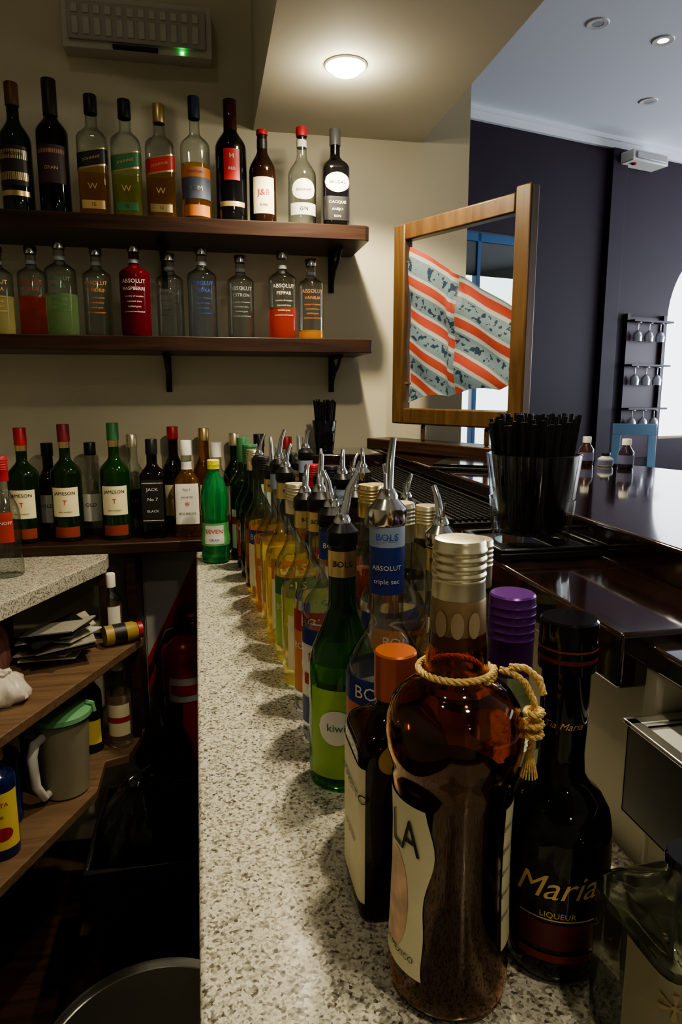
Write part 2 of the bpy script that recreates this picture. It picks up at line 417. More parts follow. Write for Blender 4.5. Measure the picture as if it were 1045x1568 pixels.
# steel drip box
o=B(); x0,x1,y0,y1,z0,z1=.33,.52,.12,.466,-.345,-.267
o.box(x0,x1,y0,y1,z0,z0+.004,DSTEEL); o.box(x0,x0+.004,y0,y1,z0,z1,DSTEEL); o.box(x0,x1,y1-.004,y1,z0,z1,DSTEEL); o.box(x1-.004,x1,y0,y1,z0,z1,DSTEEL); o.box(x0,x1,y0,y0+.004,z0,z1,DSTEEL)
o.box(x0-.003,x1,y1-.010,y1+.003,z1,z1+.004,STEEL); o.box(x0-.003,x0+.008,y0,y1,z1,z1+.004,STEEL)
o.box(x0+.004,x1,y0,y1-.006,z1-.006,z1-.002,P('satin_steel',(.8,.79,.76),.45,.5))
o.lathe([(.007,0),(.010,.001),(.011,0)],CHROME,c=(.372,.415,z1-.0015),seg=24); o.lathe([(0,.0005),(.007,.0005)],INK,c=(.372,.415,z1-.0015),seg=24)
o.done('steel_drip_tray',(0,0,0),bevel=.0015)
# ------------------------------------------------------------ straw glasses
def strawglass(x,y,z,r0,r1,h,n,sl,dark=False):
    e=empty('straw_glass',(x,y,z))
    o=B(); g=thin('tumbler_glass',(.93,.95,.95),(.28,.30,.30),.9) if not dark else BLACKG
    rf=(lambda a,r:1+.035*abs(math.cos(a*5))) if not dark else None
    o.lathe([(0,0),(r0*.92,0),(r0,.004),(r0+(r1-r0)*.3,h*.3),(r0+(r1-r0)*.45,h*.5)],g,seg=60,radf=rf)
    o.lathe([(r0+(r1-r0)*.45,h*.5),(r1,h),(r1*.985,h+.001),(r1*.965,h),(r0*.93,h*.3),(r0*.85,.012),(0,.010)],g,seg=60)
    o.done('tumbler',(0,0,0),parent=e,rel=True)
    o=B()
    for i in range(n):
        a=random.uniform(0,2*PI); q=math.sqrt(random.random()); rb=r0*.78*q; 
        a2=a+random.uniform(-.25,.25); rt=r1*.86*q
        L=sl*random.uniform(.93,1.03)
        p0=Vector((rb*math.cos(a),rb*math.sin(a),.014)); p1=Vector((rt*math.cos(a2)*1.12,rt*math.sin(a2)*1.12,L))
        o.tube([p0,p0.lerp(p1,.5),p1],.0027,BLACK,7)
    o.done('straws',(0,0,0),parent=e,rel=True)
TR=B(); TR.box(-.068,.068,-.062,.062,0,.010,BLACK); TR.box(-.068,-.060,-.062,.062,.01,.015,BLACK); TR.box(.06,.068,-.062,.062,.01,.015,BLACK)
TR.box(-.068,.068,-.062,-.055,.01,.015,BLACK); TR.box(-.068,.068,.055,.062,.01,.015,BLACK)
TR.done('black_coaster_tray',(.405,.80,-.1995),bevel=.002)
strawglass(.405,.80,-.1890,.047,.059,.112,95,.158)
strawglass(.322,1.89,-.1645,.026,.034,.085,70,.14,True)
o=B(); o.box(-.11,.11,-.07,.07,0,.006,BLACK); o.box(-.105,.115,-.065,.075,.006,.012,BLACKG); o.done('menu_folder',(.585,1.36,-.1595),-.55,bevel=.001)
# ------------------------------------------------------------ frame with flag
fd=Vector((.70-.505,1.45-1.84,0)); FLn=fd.length; fa=math.atan2(fd.y,fd.x)
e=empty('wooden_frame_display',(.512,1.835,-.128)); e.rotation_euler=(0,0,fa)
o=B(); w=.042;t=.030; z0,z1=.043,.555
o.box(0,w,-t/2,t/2,z0,z1,OAK); o.box(FLn-w,FLn,-t/2,t/2,z0,z1+.012,OAK); o.box(w,FLn-w,-t/2,t/2,z0,z0+w,OAK); o.box(w,FLn-w,-t/2,t/2,z1-w,z1,OAK)
for xx in (.11,FLn-.11): o.box(xx-.006,xx+.006,-.006,.006,.0,z0,OAK)
o.done('frame',(0,0,0),bevel=.004,parent=e,rel=True)
o=B(); o.box(-.07,FLn+.04,-.045,.045,-.030,0,DWOOD); o.done('base_board',(0,0,0),bevel=.003,parent=e,rel=True)
o=B()
for xx,zz in ((w+.006,.46),(w+.006,.15),(FLn-w-.006,.28)): o.tube([(xx-.006,.0,zz),(xx+.008,.0,zz)],.004,CHROME,8)
o.done('hooks',(0,0,0),parent=e,rel=True)
m,nt,out=newmat('striped_flag_cloth')
def nmath(op,a,b=None,c=None):
    n=nt.nodes.new('ShaderNodeMath'); n.operation=op
    for i,v in enumerate((a,b,c)):
        if v is None: continue
        if isinstance(v,(int,float)): n.inputs[i].default_value=v
        else: nt.links.new(v,n.inputs[i])
    return n.outputs[0]
uvn=nt.nodes.new('ShaderNodeUVMap'); uvn.uv_map='UVMap'; sx=nt.nodes.new('ShaderNodeSeparateXYZ'); nt.links.new(uvn.outputs[0],sx.inputs[0])
fold=nmath('GREATER_THAN',sx.outputs[0],.175)
sv=nmath('ADD',sx.outputs[1],nmath('MULTIPLY',sx.outputs[0],.52)); sv=nmath('ADD',sv,nmath('MULTIPLY',fold,.028))
fr=nmath('FRACT',nmath('MULTIPLY_ADD',sv,1/.083,.12))
rp=nt.nodes.new('ShaderNodeValToRGB'); rp.color_ramp.interpolation='CONSTANT'; E=rp.color_ramp.elements
E[0].position=0;E[0].color=(.42,.075,.05,1);E[1].position=.27;E[1].color=(.42,.42,.37,1)
x=E.new(.37);x.color=(.17,.23,.25,1); x=E.new(.87);x.color=(.42,.42,.37,1)
nt.links.new(fr,rp.inputs[0])
mp=nt.nodes.new('ShaderNodeMapping'); mp.inputs['Scale'].default_value=(60,60,1); mp.inputs['Rotation'].default_value=(0,0,.5); nt.links.new(uvn.outputs[0],mp.inputs[0])
vo=nt.nodes.new('ShaderNodeTexNoise'); vo.inputs['Scale'].default_value=1.0; vo.inputs['Detail'].default_value=2; nt.links.new(mp.outputs[0],vo.inputs['Vector'])
gt=nmath('GREATER_THAN',vo.outputs['Fac'],.56)
g1=nmath('COMPARE',fr,.62,.19)
an=nmath('MULTIPLY',gt,g1)
mx=nt.nodes.new('ShaderNodeMix'); mx.data_type='RGBA'; mx.inputs[7].default_value=(.03,.05,.08,1)
nt.links.new(an,mx.inputs[0]); nt.links.new(rp.outputs[0],mx.inputs[6])
bs=nt.nodes.new('ShaderNodeBsdfPrincipled'); bs.inputs['Roughness'].default_value=.3; nt.links.new(mx.outputs[2],bs.inputs['Base Color'])
tl=nt.nodes.new('ShaderNodeBsdfTranslucent'); nt.links.new(mx.outputs[2],tl.inputs[0])
ms=nt.nodes.new('ShaderNodeMixShader'); ms.inputs[0].default_value=.3; nt.links.new(bs.outputs[0],ms.inputs[1]); nt.links.new(tl.outputs[0],ms.inputs[2]); nt.links.new(ms.outputs[0],out.inputs[0])
o=B(); N=36; FW=FLn-.092
UV=[]
for i in range(N+1):
    for j in range(N+1):
        u=i/N; v=j/N; xx=.046+u*FW
        zt=.50-.185*u; zb=.10+.035*u+.012*abs(math.sin(u*7))
        z=zb+(zt-zb)*v
        fold_=.018*math.exp(-((u-.47)/.05)**2)
        o.v.append((xx,.004-fold_+.005*math.sin(u*17+v*5)+.004*math.sin(v*13+u*4),z)); UV.append((u*FW,z))
for i in range(N):
    for j in range(N):
        a=i*(N+1)+j; o.face([a,a+N+1,a+N+2,a+1],m)
fo=o.done('flag_cloth',(0,0,0),parent=e,rel=True,sharp=80)
uvl=fo.data.uv_layers.new(name='UVMap')
for lp in fo.data.loops: uvl.data[lp.index].uv=UV[lp.vertex_index]
# ------------------------------------------------------------ top shelf
T=.4166; Y=1.845
bottle('whiskey_bottle',-.421,Y,T,.288,.036,D_GRN,b=.55,s=.74,cap=P('brown_cap',(.12,.06,.025),.4),cl=.05,labs=[(.20,.50,62,BLKL),(.24,.30,60,GOLD),(.12,.16,60,GOLD),(.40,.47,60,GOLD)],txt=[('JAMESON',.435,.010,INK)])
bottle('wine_bottle',-.338,Y,T,.302,.036,D_BLK,b=.60,s=.74,cap=BLKL,cl=.08,rn=.0145,labs=[(.22,.5,60,P('dark_label',(.05,.025,.03),.5)),(.44,.47,55,P('rust_ink',(.4,.2,.12),.5))],txt=[('GRAN',.33,.011,TEXG)])
def slab(nm,x,H,lab,band,lq,tx):
    bottle(nm,x,Y,T,H,.0345,CLEAR,lvl=.42,lq=lq,b=.62,s=.76,cap=BLACK if lab is not RED else GOLD,cl=.042,sq=5,labs=[(.40,.52,75,lab,0,.010),(.385,.40,75,GOLD,0,.010,False,.0008),(.52,.53,75,GOLD,0,.010,False,.0008),(.05,.12,38,band)],txt=[(tx,.46,.0085,TEXG,0,.28),('12',.085,.010,INK),('W',.23,.02,TEXG)])
slab('whiskey_bottle',-.247,.275,BLKL,TEXG,L_AMB,'JOHNNIE')
slab('whiskey_bottle',-.170,.270,GRNL,GRNL,L_GW,'JOHNNIE')
slab('whiskey_bottle',-.090,.265,RED,GOLD,L_AMB,'JOHNNIE')
bottle('rum_bottle',-.006,Y,T,.289,.036,CLEAR,lvl=.45,lq=L_AMB,b=.60,s=.72,rn=.0125,cap=P('navy_cap',(.015,.025,.045),.4),cl=.05,labs=[(.34,.42,70,ORG),(.17,.34,70,P('slate_label',(.10,.12,.18),.5)),(.03,.12,60,ORG)],txt=[('CAPTAIN',.38,.009,BLUT),('RUM',.25,.015,GOLD)])
bottle('liqueur_bottle',.081,Y,T,.288,.0385,D_BLK,b=.60,s=.78,rn=.0145,cap=D_RED,cl=.07,labs=[(.33,.58,30,RED),(.12,.16,50,TEXG)],txt=[('H',.52,.016,WHT),('RED',.42,.009,WHT)])
bottle('whiskey_bottle',.159,Y,T,.225,.034,D_BRN,b=.55,s=.80,rn=.0125,cap=REDC,cl=.012,labs=[(.10,.48,48,CRM),(.80,.90,180,BLKL)],txt=[('J&B',.32,.020,RED),('RARE',.19,.008,INK)],sq=0)
bottle('gin_bottle',.259,Y,T,.238,.036,CLEAR,lvl=.5,lq=V_CLR,b=.5,s=.72,rn=.0125,cap=REDC,cl=.022,labs=[(.25,.46,52,P('gin_label_grey',(.55,.53,.46),.5),0,0,True),(.10,.22,60,P('gin_label_grey',(.55,.53,.46),.5)),(.80,.87,180,WHT)],txt=[('SEAGRAMS',.35,.008,INK),('GIN',.16,.012,INK),('EXTRA DRY',.25,.005,INK)])
bottle('rum_bottle',.345,Y,T,.240,.034,D_BLK,b=.58,s=.74,rn=.0125,cap=P('dark_grey_cap',(.08,.08,.08),.4),cl=.04,labs=[(.34,.54,48,WHT,0,0,True),(.06,.30,60,BLKL)],txt=[('BRUGAL',.44,.010,INK),('CACIQUE',.24,.009,WHT),('ANEJO',.17,.009,WHT),('RON',.10,.008,WHT)],sq=5)
# ------------------------------------------------------------ vodka shelf
T=.136
def vod(x,y,H,R,lq,ink,lvl=.72,name2='VODKA',g=CLEAR,cap=CHROME):
    bottle('vodka_bottle',x,y,T,H,R,g,lvl=lvl,lq=lq,b=.68,s=.79,rn=.0125,cap=cap,cl=.018,cr=1.2,labs=[(.80,.84,180,GRYT)],
      txt=[('ABSOLUT',.59,.0135,ink),(name2,.51,.0115,ink),('country of sweden',.43,.006,ink),('imported since',.375,.006,ink),('distilled grain',.32,.006,ink),('produced and bottled',.265,.0055,ink)])
vod(-.484,1.845,.205,.034,L_PYEL,TEXG,.4); vod(-.410,1.865,.213,.034,L_RED,RED,.45,'CHERRY'); vod(-.340,1.845,.224,.037,L_GRN,GRNL,.45,'PEARS')
vod(-.258,1.865,.215,.034,V_CLR,ORG,.5,'MANDRIN'); vod(-.165,1.845,.222,.037,L_CRIM,WHT,.80,'RASPBERRI',g=thin('crimson_thin',(.5,.04,.06)))
vod(-.081,1.865,.208,.034,V_CLR,INK,.5,'KURANT'); vod(.000,1.845,.222,.0365,V_BLU,BLUT,.7); vod(.098,1.865,.210,.034,V_CLR,GRYT,.6,'CITRON')
vod(.205,1.845,.220,.036,L_RED,WHT,.32,'PEPPAR'); vod(.283,1.865,.207,.033,L_ORG,ORG,.14,'VANILIA')
# ------------------------------------------------------------ low shelf
T=-.385
def jam(x,y,H=.305,g=D_GRN,cap=RED,lab=CRM):
    bottle('whiskey_bottle',x,y,T,H,.0385,g,b=.58,s=.72,rn=.0135,cap=cap,cl=.045,labs=[(.22,.47,52,lab),(.04,.13,50,P('jam_red',(.28,.05,.03),.5)),(.80,.86,180,GOLD)],txt=[('JAMESON',.42,.0125,INK),('IRISH WHISKEY',.26,.005,INK),('T',.34,.018,RED)])
jam(-.470,1.875,.295,D_GRN,REDC); jam(-.365,1.875,.303,D_GRN,P('maroon_cap',(.2,.02,.03),.4)); jam(-.243,1.875,.305,M_GRN,GRNL)
for x,y,H,g,c,lb in ((-.425,1.955,.25,D_BRN,BLACK,WHT),(-.315,1.955,.25,CLEAR,BLACK,WHT),(-.205,1.96,.27,CLEAR,PALEG,BLKL),(-.095,1.965,.29,D_BRN,REDC,CRM),(-.010,1.965,.285,L_AMB,GOLD,WHT),(.075,1.965,.27,D_GRN,PALEG,WHT)):
    bottle('whiskey_bottle',x,y,T,H,.033,g,b=.55,s=.74,cap=c,cl=.035,labs=[(.15,.45,50,lb)],txt=[('OLD',.33,.014,INK if lb is not BLKL else TEXG)])
bottle('whiskey_bottle',-.147,1.875,T,.262,.0325,D_BLK,b=.62,s=.76,cap=BLACK,cl=.04,sq=6,labs=[(.16,.60,42,BLKL),(.56,.57,40,WHT),(.18,.19,40,WHT)],txt=[('JACK',.50,.012,WHT),('No 7',.40,.012,WHT),('BLACK',.28,.009,WHT)])
bottle('bourbon_bottle',-.058,1.875,T,.258,.0355,CLEAR,lvl=.7,lq=L_AMB,b=.52,s=.72,cap=WHT,cl=.04,sq=5,labs=[(.14,.56,44,WHT),(.70,.78,180,WHT)],txt=[('No 1',.50,.009,INK),('IMPORTED',.42,.006,INK),('BOURBON',.25,.008,INK),('*',.33,.03,RED)])
bottle('rum_bottle',.022,1.89,T,.25,.033,CLEAR,lvl=.4,lq=L_AMB,cap=WHT,cl=.04,labs=[(.2,.45,55,CRM)],txt=[('RON',.33,.013,RED)])
bottle('liqueur_bottle',.14,1.90,T,.27,.034,D_GRN,cap=BLACK,labs=[(.2,.5,55,WHT)]); bottle('liqueur_bottle',.22,1.93,T,.26,.032,CLEAR,lq=L_CLR,cap=REDC,labs=[(.2,.5,55,LBLU)])
# ------------------------------------------------------------ soda bottle
o=B(); pr=[(0,.006),(.018,.004),(.026,0),(.032,.004),(.0335,.015),(.0335,.06),(.0315,.075),(.0315,.12),(.0335,.135),(.0335,.16),(.031,.178),(.024,.20),(.015,.215),(.0135,.222),(.0135,.232)]
o.lathe(pr,SODA,seg=36); label(o,pr,.045,.10,-95,180,P('soda_label',(.12,.45,.15),.4),off=.0012); label(o,pr,.05,.095,-95,40,WHT,off=.002); ctext(o,pr,'SEVEN',.08,.014,RED,-95,off=.003); ctext(o,pr,'GRAN',.06,.008,BLUT,-95,off=.003)
capping(o,.228,.25,.0145,P('yellow_cap',(.9,.8,.05),.4),True); o.done('soda_bottle',(.012,1.66,-.4097))
bottle('wine_bottle',.085,1.69,-.41,.30,.036,D_GRN,b=.6,s=.76,cap=GRNL,cl=.06,labs=[(.1,.42,60,WHT),(.3,.36,60,RED,0,0,False,.001)],txt=[('VINO',.24,.012,INK)])
# ------------------------------------------------------------ tequila hero bottle
def hero():
    x,y=.155,.40; e=empty('tequila_bottle',(x,y,-.4097))
    o=B()
    pr=[(0,.006),(.024,.004),(.033,0),(.039,.002),(.0415,.008),(.0418,.02),(.0405,.05),(.0392,.09),(.0392,.125),(.0402,.150),(.0412,.160),(.0408,.165),(.0428,.171),(.0452,.180),(.0458,.190),(.0448,.200),(.0415,.210),(.036,.217),(.029,.2215),(.0235,.2245),(.0215,.229),(.0200,.24),(.0185,.256),(.0175,.262)]
    GL=P('amber_glass',(.62,.24,.035),.02,0,1,1.5)
    inner=[(r-.0028,z) for r,z in pr[::-1] if r>.03 or z>.1]+[(.020,.009),(0,.010)]
    o.lathe(pr+[(.0147,.262)],GL,seg=64); 
    o.lathe([(max(r,0),z) for r,z in inner],GL,seg=64)
    wv=lambda t:1-.09*math.sin(PI*2*t)*1.0-.05*math.cos(PI*4*t)
    PL=P('parchment_label',(.78,.71,.47),.5,var=.06,bscale=25)
    label(o,pr,.028,.150,-182,50,PL,off=.0007,na=30,nz=20,wave=wv)
    label(o,pr,.040,.112,-172,20,P('agave_art',(.78,.50,.33),.5,var=.3,bscale=60),oval=True,off=.0010)
    ctext(o,pr,'LA',.126,.034,INK,-160,off=.0016,sx=.72)
    ctext(o,pr,'TEQUI',.126,.034,INK,-238,off=.0016,sx=.60)
    ctext(o,pr,'DE MEXICO',.040,.006,INK,-165,off=.0014)
    label(o,pr,.045,.148,-30,24,PL,off=.0007)
    for k in range(5): ctext(o,pr,'agave azul reserva',.135-.016*k,.0055,INK,-30,off=.0014)
    o.done('bottle_glass',(0,0,0),parent=e,rel=True)
    o=B(); LQ=P('dark_tequila',(.012,.0042,.0015),.3,0,.05,1.12)
    lv=[(0,.0115)]+[(.030,.0125),(.0375,.018)]+[(r-.0032,z) for r,z in pr if .02<z<.152]+[(.0365,.156),(0,.156)]
    o.lathe(lv,LQ,seg=64); o.done('liquid',(0,0,0),parent=e,rel=True)
    o=B(); pc=[(.0178,.250),(.0182,.252),(.0176,.280),(.0168,.282)]
    o.lathe(pc,P('neck_band',(.30,.20,.10),.4,.5,var=.15,bscale=120),seg=48)
    c2=[(.0172,.2815),(.0172,.284),(.0168,.292),(.0170,.293)]
    for i in range(4):
        zz=.294+i*.0052; c2+=[(.0166,zz),(.0174,zz+.0013),(.0174,zz+.003),(.0166,zz+.0042)]
    c2+=[(.0166,.3165),(.0158,.3185),(.012,.3195),(0,.3195)]
    o.lathe(c2,PALEG,seg=48); prn=[(0,0)]*4+[(.0178,.25),(.0174,.283)]
    for a in (-145,-111,-77): label(o,prn,.258,.275,a,13,P('faded_gold',(.45,.34,.2),.5,.3),oval=True,off=.0012)
    o.done('cap',(0,0,0),parent=e,rel=True)
    o=B(); ROPE=P('jute_rope',(.80,.55,.22),.8,bump=.6,bscale=400)
    path=[]
    for i in range(40):
        t=i/39; a=math.radians(-60+400*t); path.append(Vector((.0245*math.cos(a),.0245*math.sin(a),.2295+.004*t)))
    r_=Vector((math.cos(math.radians(-25)),math.sin(math.radians(-25)),0))
    hang=[r_*.028+Vector((0,0,.2335)),r_*.036+Vector((0,0,.232)),r_*.044+Vector((0,0,.226)),r_*.050+Vector((0,0,.214)),r_*.051+Vector((0,0,.200)),r_*.050+Vector((0,0,.188)),r_*.049+Vector((0,0,.176))]
    def rope(pts,R=.0022,r=.0021,turn=520):
        pts=[Vector(p) for p in pts]
        fine=[]
        for i in range(len(pts)-1):
            k=max(2,int((pts[i+1]-pts[i]).length/.0012))
            for j in range(k): fine.append(pts[i].lerp(pts[i+1],j/k))
        fine.append(pts[-1]); 
        for ph in (0,2*PI/3,4*PI/3):
            P_=[];d=0
            for i,p in enumerate(fine):
                t=(fine[min(i+1,len(fine)-1)]-fine[max(i-1,0)]).normalized(); u=t.cross(Vector((.13,.21,1))).normalized() if abs(t.z)<.9 else t.cross(Vector((1,.2,0))).normalized(); w_=t.cross(u)
                if i: d+=(p-fine[i-1]).length
                a=ph+d*turn; P_.append(p+(u*math.cos(a)+w_*math.sin(a))*R*.55)
            o.tube(P_,r*.62,ROPE,6)
    rope(path); rope(hang)
    h2=[r_*.034+Vector((0,0,.236)),r_*.042+Vector((.003,.002,.235)),r_*.050+Vector((.004,.002,.228)),r_*.054+Vector((.002,0,.219))]; rope(h2)
    k=r_*.0505
    for dz in (.207,.199,.192): rope([k+Vector((.005*math.cos(a),.005*math.sin(a),dz)) for a in [i*PI/6 for i in range(13)]])
    for i in range(16):
        a=i*PI/8; q=r_*.049+Vector((.0015*math.cos(a),.0015*math.sin(a),.180)); o.tube([q,q+Vector((.004*math.cos(a),.004*math.sin(a),-.018))],.0006,ROPE,5)
    o.done('neck_rope',(0,0,0),parent=e,rel=True)
hero()
G=-.41
# coffee liqueur bottle
o=B(); pr=[(0,.004),(.028,.002),(.033,0),(.036,.004),(.0375,.012),(.038,.05),(.038,.085),(.0375,.105),(.035,.118),(.029,.129),(.021,.136),(.0165,.145),(.0155,.16),(.0165,.19),(.0165,.225)]
o.lathe(pr,D_BLK,seg=48); fc=math.degrees(math.atan2(-.41,-.24))
ctext(o,pr,'~Maria',.077,.025,TEXG,fc+2,off=.001,slope=.05); label(o,pr,.030,.05,fc+8,42,P('crimson_label',(.11,.008,.006),.35),off=.0006); label(o,pr,.020,.026,fc+8,42,P('crimson2',(.2,.018,.01),.35),off=.0006); label(o,pr,.0525,.0535,fc+8,42,TEXG,off=.0006)
ctext(o,pr,'LIQUEUR',.057,.006,TEXG,fc+6,off=.001); ctext(o,pr,'~Tia Maria',.185,.007,TEXG,fc,off=.001)
npf=[(0,0)]*4+[(.0195,.2),(.0195,.27)]
capping(o,.222,.258,.0195,BLACKG,False,40); label(o,npf,.238,.2395,0,180,P('band_copper',(.22,.05,.03),.4),off=.0006);label(o,npf,.230,.233,0,180,P('dark_red_band',(.12,.015,.012),.4),off=.0006)
o.done('coffee_liqueur_bottle',(.240,.41,G+.0003))
bottle('brandy_bottle',.277,.318,G,.138,.042,thin('smoky_glass',(.62,.66,.60),(.08,.10,.08),.9),lvl=.72,lq=liq('smoky_liquid',(.16,.17,.13),.85),b=.70,s=.90,rn=.014,cap=BLACKG,cl=.006,sq=7,seg=48,face=-133,labs=[(.04,.68,43,P('olive_cream_label',(.26,.235,.14),.5,var=.08,bscale=40))],txt=[('FERRARI',.20,.013,INK),('*',.52,.038,P('faded_emblem',(.35,.25,.12),.5))])
bottle('amaretto_bottle',.140,.492,G,.21,.0355,D_BRN,b=.66,s=.80,rn=.015,cap=COPPER,cl=.038,sq=8,seg=56,face=-175,cr=1.12,labs=[(.08,.62,42,CRM),(.60,.70,12,TEXG,65,0,True)],txt=[('AMARETTO',.5,.011,INK),('originale',.3,.008,INK)])
AZ=math.radians(60)
def bols(x,y,H,liqm,body,lab2=None,neck=GOLD,pour=AZ,g=CLEAR,cap=GOLD,name='liqueur_bottle',R=.0345,lvl=.55):
    f=math.degrees(math.atan2(-y,-x))+random.uniform(-30,30)
    bottle(name,x,y,G,H,R,g,lvl=lvl,lq=liqm,b=.50,s=.72,rn=.0145,cap=cap,cl=.045,pour=pour,seg=36,face=f,ridged=True,pc=random.choice((BLACK,CHROME,BLACK)),
      labs=[(.86,.95,180,neck),(.10,.40,62,body)]+([(.40,.50,62,lab2)] if lab2 else []),txt=[('BOLS',.905,.0075,INK),('BOLS',.45,.016,WHT if lab2 else BLUT),('LIQUEUR',.25,.009,WHT),('BOLS',.33,.012,WHT,-30)])
f=math.degrees(math.atan2(-.575,-.155))
bottle('liqueur_bottle',.155,.578,G,.306,.0365,CLEAR,lvl=.5,lq=L_BLU,b=.50,s=.68,rn=.0155,pour=AZ,seg=48,face=f,pc=CHROME,pL=.05,
  labs=[(.90,.96,180,LBLU),(.76,.90,180,BLU),(.44,.52,180,BLU),(.10,.44,75,P('coral_label',(.60,.17,.10),.45))],txt=[('BOLS',.93,.0085,BLUT),('BOLS',.48,.017,WHT,-15),('ABSOLUT',.84,.006,WHT),('triple sec',.80,.006,WHT)])
f=math.degrees(math.atan2(-.665,-.135))
bottle('liqueur_bottle',.132,.668,G,.268,.0355,M_GRN,lvl=.5,lq=B_GRN,b=.45,s=.74,rn=.0145,pour=AZ,seg=48,face=f,pL=.05,labs=[(.84,.94,180,GOLD),(.06,.42,60,LIME),(.20,.34,30,WHT,-10,0,True,.0012)],txt=[('BOLS',.89,.0085,INK),('kiwi',.27,.012,GRNL,-10)])
f=math.degrees(math.atan2(-.755,-.14))
bottle('liqueur_bottle',.137,.757,G,.270,.0355,CLEAR,lvl=.5,lq=L_BLU,b=.56,s=.76,rn=.0145,pour=AZ,seg=40,face=f,labs=[(.82,.94,180,BLU),(.10,.52,70,WHT),(.10,.22,70,BLU,0,0,False,.0012),(.46,.53,70,BLU,0,0,False,.0012),(.28,.33,60,RED,0,0,False,.0012)],txt=[('BOLS',.88,.0085,WHT),('DRY',.40,.018,RED,-20)])
bols(.137,.842,.275,L_BLU,ORG,RED)
bols(.130,.925,.262,L_PYEL,CRM,None)
bols(.128,1.008,.275,L_PYEL,LIME,GRNL,pour=None,cap=PALEG)
bols(.122,1.092,.28,L_YEL,CRM,ORG)
bols(.120,1.175,.285,L_PYEL,WHT,None,neck=LBLU)
bols(.115,1.258,.265,L_ORG,ORG,YEL)
bols(.110,1.342,.285,L_YEL,CRM,BLU,pour=None,cap=BLKL)
bols(.105,1.425,.27,L_AMB,WHT,RED,neck=BLKL)
bols(.100,1.51,.285,D_GRN,CRM,None,g=D_GRN,pour=None,cap=PALEG)
bols(.095,1.598,.29,D_GRN,RED,None,g=D_GRN,pour=None,cap=GRNL)
bottle('gin_bottle',.243,.505,G,.247,.034,thin('pale_green_glass',(.72,.85,.74),(.2,.32,.22)),lvl=.5,lq=L_CLR,b=.5,s=.68,rn=.0165,cap=PURC,cl=.068,ridged=True,labs=[(.1,.45,60,BLKL)])
bols(.243,.588,.275,L_CLR,WHT,BLU,pour=None,cap=PALEG)
bols(.237,.668,.262,L_AMB,CRM,None,pour=AZ)
bols(.215,.745,.285,L_PNK,WHT,ORG,pour=None,cap=PALEG)
for i,(lq,bd,l2,pp,cp) in enumerate(((L_CLR,WHT,BLU,AZ,GOLD),(L_AMB,CRM,None,None,GOLD),(L_RED,RED,None,AZ,GOLD),(L_CLR,BLKL,None,AZ,GOLD),(L_YEL,WHT,RED,None,BLACK),(D_BRN,CRM,None,AZ,GOLD),(L_ORG,WHT,None,None,REDC),(D_GRN,WHT,RED,AZ,GOLD),(L_CLR,LBLU,BLU,AZ,GOLD),(D_BRN,CRM,None,None,BLACK))):
    bols(.222-.003*i,.828+i*.084,.268+.018*math.sin(i*2.1),lq,bd,l2,pour=pp,cap=cp,neck=(GOLD,BLU,BLKL,LBLU)[i%4],g=lq if lq in (D_BRN,D_GRN) else CLEAR)
for i in range(7):
    bols(.298,.90+i*.1,.24+.014*math.cos(i*1.7),(L_CLR,D_BRN,L_AMB,D_GRN)[i%4],(WHT,CRM,BLU,ORG)[i%4],None,pour=AZ if i%3 else None,cap=PALEG,neck=(BLKL,GOLD)[i%2],R=.031)
# ------------------------------------------------------------ bar-top small items
for i,(x,y,c,h) in enumerate(((.83,1.39,P('sauce_brown',(.05,.02,.02),.2),.062),(.850,1.345,P('sauce_grey',(.4,.4,.42),.4),.030),(.872,1.305,P('sauce_dark',(.03,.02,.04),.2),.062))):
    o=B(); o.lathe([(0,0),(.014,0),(.016,.003),(.016,h*.55),(.009,h*.72),(.008,h*.8)],c,seg=20); capping(o,h*.78,h,.0095,WHT if i!=1 else BLACK,False,18)
    label(o,[(0,0)]*4+[(.016,0),(.016,.06)],h*.15,h*.45,-110,100,P('sauce_label',(.12,.12,.22),.5),off=.0006); o.done('sauce_bottle',(x,y,-.1597))
CB=P('chair_blue_plastic',(.34,.58,.82),.35); o=B()
n=14
def bp(u,z): return (.15*u*(1-.06*z),-.03*(1-u*u)+.05+z*.12,z)
for (z0,z1,u0,u1) in ((.0,.08,-1,1),(.30,.38,-1,1),(.08,.30,-1,-.62),(.08,.30,.62,1)):
    idx=len(o.v)
    for k,off in enumerate((0,.02)):
        for i in range(n+1):
            u=u0+(u1-u0)*i/n
            for z in (z0,z1):
                p=bp(u,z); o.v.append((p[0],p[1]+off,p[2]+.05))
    N2=(n+1)*2
    for i in range(n):
        a=idx+i*2
        o.face([a,a+2,a+3,a+1],CB); o.face([a+N2,a+N2+1,a+N2+3,a+N2+2],CB); o.face([a+1,a+3,a+N2+3,a+N2+1],CB); o.face([a,a+N2,a+N2+2,a+2],CB)
    o.face([idx,idx+1,idx+N2+1,idx+N2],CB); a=idx+n*2; o.face([a,a+N2,a+N2+1,a+1],CB)
o.box(-.17,.17,-.30,.05,.0,.03,CB)
for sx_ in (-1,1):
    o.tube([(sx_*.14,.03,.0),(sx_*.18,.08,-.69)],.012,CHROME,8); o.tube([(sx_*.14,-.27,.0),(sx_*.18,-.32,-.69)],.012,CHROME,8)
    o.tube([(sx_*.165,.06,-.45),(sx_*.165,-.30,-.45)],.008,CHROME,8)
o.done('bar_chair',(2.97,4.35,-.655),-.5,bevel=.004)
